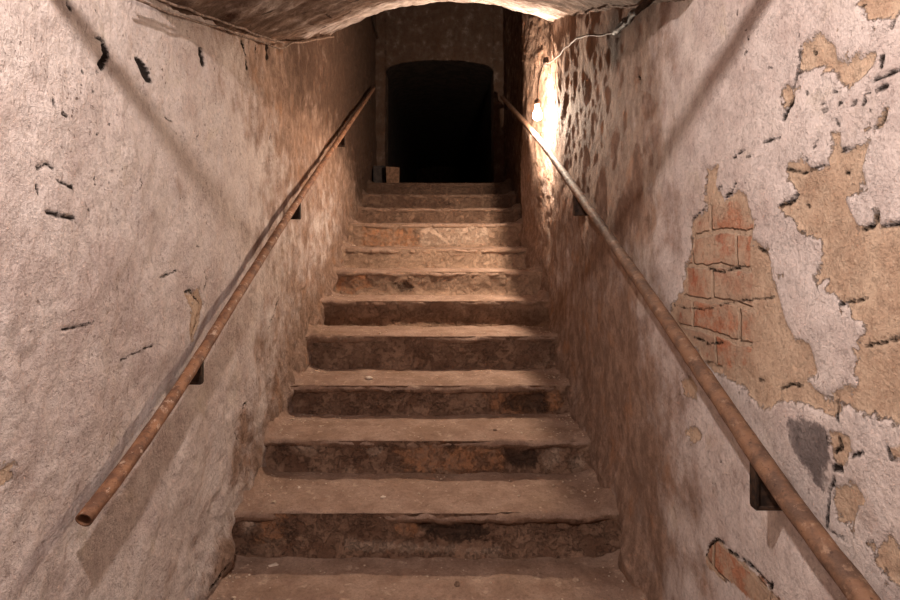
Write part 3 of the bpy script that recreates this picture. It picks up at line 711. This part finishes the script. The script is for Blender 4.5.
# ------------------------------------------------------------------ cables
def cable(name, label, strands, mat, r, group=None):
    bm = bmesh.new(); base = None
    root = None
    for pts in strands:
        p = catmull(pts, 0.02)
        if base is None: base = p[0].copy()
        n = len(p); s = np.linspace(0, 1, n)
        p = p + 0.003 * np.stack([fbm(s * 14, 1.0, 0, 2, 71), fbm(s * 14, 4.0, 0, 2, 72), fbm(s * 14, 8.0, 0, 2, 73)], -1)
        add_tube(bm, p - base, r, 8)
    o = bm_obj(name, bm, mat); o.location = base
    return tag(o, label, 'cable', group)
def vj(side, d, off, dz):      # along the spring of the vault
    X = XL + off if side == 'left' else XR - off
    return W(X, d, float(vault_z(X, d)) + dz)
cable('cable', 'thin dusty cable pinned along the join of left wall and vault',
      [[vj('left', d, 0.040, -0.040) for d in (1.10, 1.25, 1.45, 1.65, 1.9, 2.1)] + [vj('left', d, 0.034, -0.030) for d in (2.3, 2.6, 2.9, 3.15)],
       [vj('left', d, 0.048, -0.026) for d in (1.10, 1.3, 1.5, 1.75, 2.0, 2.12)]], M_cable, 0.0038)
def rp(x, y, off=0.018):
    d, z = on_wall(x, y, XR - off); return W(XR - off, d, z)
def lp(x, y, off=0.018):
    d, z = on_wall(x, y, XL + off); return W(XL + off, d, z)
cable('cable', 'thin brown wire looping over the right wall to the bulb junction',
      [[rp(546,63), rp(552,61), rp(560,54), rp(568,45), rp(577,39,.024), rp(586,35,.026), rp(598,35), rp(610,33), rp(618,30)]], M_wire, 0.0040)
cable('cable', 'pair of thick dark cables running up at the top right of the vault',
      [[rp(614,33), rp(622,24,.03), rp(632,14,.036), rp(644,6,.036), rp(660,-8,.03)], [rp(617,31,.03), rp(628,21,.04), rp(640,8,.046), rp(654,-6,.04)]], M_cable_k, 0.0085)
cable('cable', 'dark cable drooping down the far left wall near the back corner',
      [[lp(369,-8), lp(371,12), lp(375,28), lp(379,46), lp(379,62), lp(381,80), lp(382,98)]], M_cable_k, 0.013)
bm = bmesh.new()
add_lathe(bm, [(0, 0.016), (0.020, 0.016), (0.027, 0.010), (0.028, -0.012), (0, -0.012)], (0, 0, 0), 20)
bmesh.ops.rotate(bm, verts=bm.verts[:], cent=(0, 0, 0), matrix=__import__('mathutils').Matrix.Rotation(math.radians(-90), 3, 'Y'))
jb = bm_obj('junction_box', bm, M_cable_k); jb.location = rp(546, 62, 0.016)
tag(jb, 'small dark round junction box on right wall above the lit bulb', 'junction box')

# ------------------------------------------------------------------ things lying about
def stone(name, size, mat, seed):
    bm = bmesh.new(); bmesh.ops.create_icosphere(bm, subdivisions=3, radius=1.0)
    for v in bm.verts:
        c = np.array(v.co); f = 1 + 0.34 * float(fbm(c[0]*1.3, c[1]*1.3, c[2]*1.3, 3, seed))
        c = c * f; c[2] = max(c[2], -0.55)
        v.co = (c[0]*size[0]/2, c[1]*size[1]/2, (c[2] + 0.55)*size[2]/2)
    return bm_obj(name, bm, mat)
def on_tread(k, px, py):       # the point of tread k seen at this place of the photograph
    z = NOSE_Z[k]; d = F * z / (VY - py); X = (px - VX) / F * d
    d = max(d, NOSE_D[k] + 0.02)
    return X, d
def lay(o, k, X, d, rz=0.0, lift=-0.002):
    p = W(X, d, NOSE_Z[k]); nose = smooth(0.10, 0.0, (d - NOSE_D[k]) * S)
    o.location = (p[0], p[1], p[2] + float(tread_z(k, np.array(X), np.array(d))) - 0.0055 * float(nose) + lift); o.rotation_euler = (0, 0, rz)
for (k, x, y, sz, mat, label, sd_) in (
    (3, 369, 377.5, (0.040, 0.032, 0.018), M_stone, 'whitish stone lying left of the middle on the third full tread from below', 5),
    (1, 383, 497, (0.018, 0.014, 0.010), M_stone, 'white chip lying near the middle of the lowest full tread', 6),
    (1, 299, 488, (0.012, 0.010, 0.008), M_stone, 'tiny white chip at the back left of the lowest full tread', 7),
    (2, 320, 427, (0.020, 0.016, 0.010), M_crumb, 'pale crumb on the left half of the second full tread', 8),
    (2, 495, 430, (0.018, 0.014, 0.010), M_stone_k, 'dark pebble on the right half of the second full tread', 9),
    (0, 457, 584, (0.024, 0.018, 0.012), M_stone_k, 'brown pebble at the foot of the stairs near the bottom of the photo', 10),
    (0, 273, 565, (0.040, 0.018, 0.010), M_stone, 'flat pale plaster shard at the left foot of the lowest riser', 12)):
    o = stone('pebble', sz, mat, sd_); X, d = on_tread(k, x, y); lay(o, k, X, d, sd_ * 1.1)
    tag(o, label, 'stone', 'loose stones on the steps')
# grit and plaster crumbs nobody could count
bm = bmesh.new()
for i in range(520):
    k = random.choice([0, 0, 1, 1, 1, 2, 2, 2, 3, 3, 4, 4, 5, 6, 7, 8])
    t = random.random()
    X = random.uniform(XL + .04, XR - .04) if t < .45 else (XL + .03 + abs(random.gauss(0, .05)) if t < .72 else XR - .03 - abs(random.gauss(0, .05)))
    d = random.uniform(NOSE_D[k] + .03, NOSE_D[k] + .285); s = random.uniform(.0016, .0048)
    if random.random() < .06: s *= 1.9
    z = NOSE_Z[k] * S + EYE + float(tread_z(k, np.array(X), np.array(d))) + s * .25 - 0.004 * float(smooth(0.10, 0.0, (d - NOSE_D[k]) * S))
    r = bmesh.ops.create_icosphere(bm, subdivisions=1, radius=s)
    for v in r['verts']:
        v.co = (X*S + v.co[0]*random.uniform(.6, 1.5), d*S + v.co[1]*random.uniform(.6, 1.4), z + v.co[2]*random.uniform(.4, .9))
g = bm_obj('plaster_crumbs', bm, M_crumb, None, False)
tag(g, 'fine grit and plaster crumbs scattered over the treads', 'rubble', None, 'stuff')

# dark upright board box and the broken masonry block by the opening
bm = bmesh.new(); add_box(bm, (0, 0, 0.105), (0.125, 0.12, 0.21), 0.006)
o = bm_obj('box', bm, M_box, None, False)
Xb, db = -0.575, 5.10
o.location = (Xb * S, db * S, NOSE_Z[11] * S + EYE + 0.004)
tag(o, 'dark upright box against the left wall on the top landing', 'box')
bm = bmesh.new(); add_box(bm, (0, 0, 0.095), (0.135, 0.10, 0.19), 0.008)
for v in bm.verts:
    c = np.array(v.co); q = float(fbm(c[0]*14, c[1]*14, c[2]*14, 2, 91))
    v.co = (c[0] + .006*q, c[1] + .006*q, c[2] + (.012*q - .02*(c[0] > 0) if c[2] > .1 else 0))
o = bm_obj('masonry_block', bm, M_brick, None, False)
o.location = ((392.5 - VX) / F * 5.0 * S, 5.0 * S, NOSE_Z[11] * S + EYE + 0.004); o.rotation_euler = (0, 0, 0.12)
tag(o, 'broken tan masonry block beside the dark opening on the top landing', 'block')

# iron tie bar between the two walls over the foot of the flight
bm = bmesh.new(); add_tube(bm, [W(XL - 0.02, 0.70, 0.530), W(XR + 0.02, 0.70, 0.530)], 0.0125 * S, 16)
structure(bm_obj('tie_bar', bm, M_iron))

# ------------------------------------------------------------------ light
def point(name, p, watts, colr, r):
    l = bpy.data.lights.new(name, 'POINT'); l.energy = watts; l.color = colr; l.shadow_soft_size = r
    o = bpy.data.objects.new(name, l); o.location = p; link(o); return o
point('cellar_lamp', W(-0.20, 0.28, 0.70), 67.0, (1.0, 0.87, 0.81), 0.022)
w = bpy.data.worlds.new('World'); sc.world = w; w.use_nodes = True
w.node_tree.nodes['Background'].inputs[0].default_value = (0, 0, 0, 1)

# ------------------------------------------------------------------ camera
cam = bpy.data.cameras.new('camera'); co = bpy.data.objects.new('camera', cam); link(co)
co.location = (0, 0, EYE); co.rotation_euler = (math.pi / 2, 0, 0)
cam.sensor_width = 36; cam.sensor_fit = 'HORIZONTAL'; cam.lens = F / 900 * 36
cam.shift_x = (450 - VX) / 900; cam.shift_y = (VY - 300) / 900
cam.clip_start = 0.02
sc.camera = co
sc.view_settings.view_transform = 'Standard'; sc.view_settings.look = 'None'
sc.view_settings.gamma = 1; sc.view_settings.use_curve_mapping = False
sc.view_settings.exposure = 0.3
sc.cycles.max_bounces = 8; sc.cycles.diffuse_bounces = 5
sc.cycles.sample_clamp_indirect = 6
sc.cycles.use_denoising = True
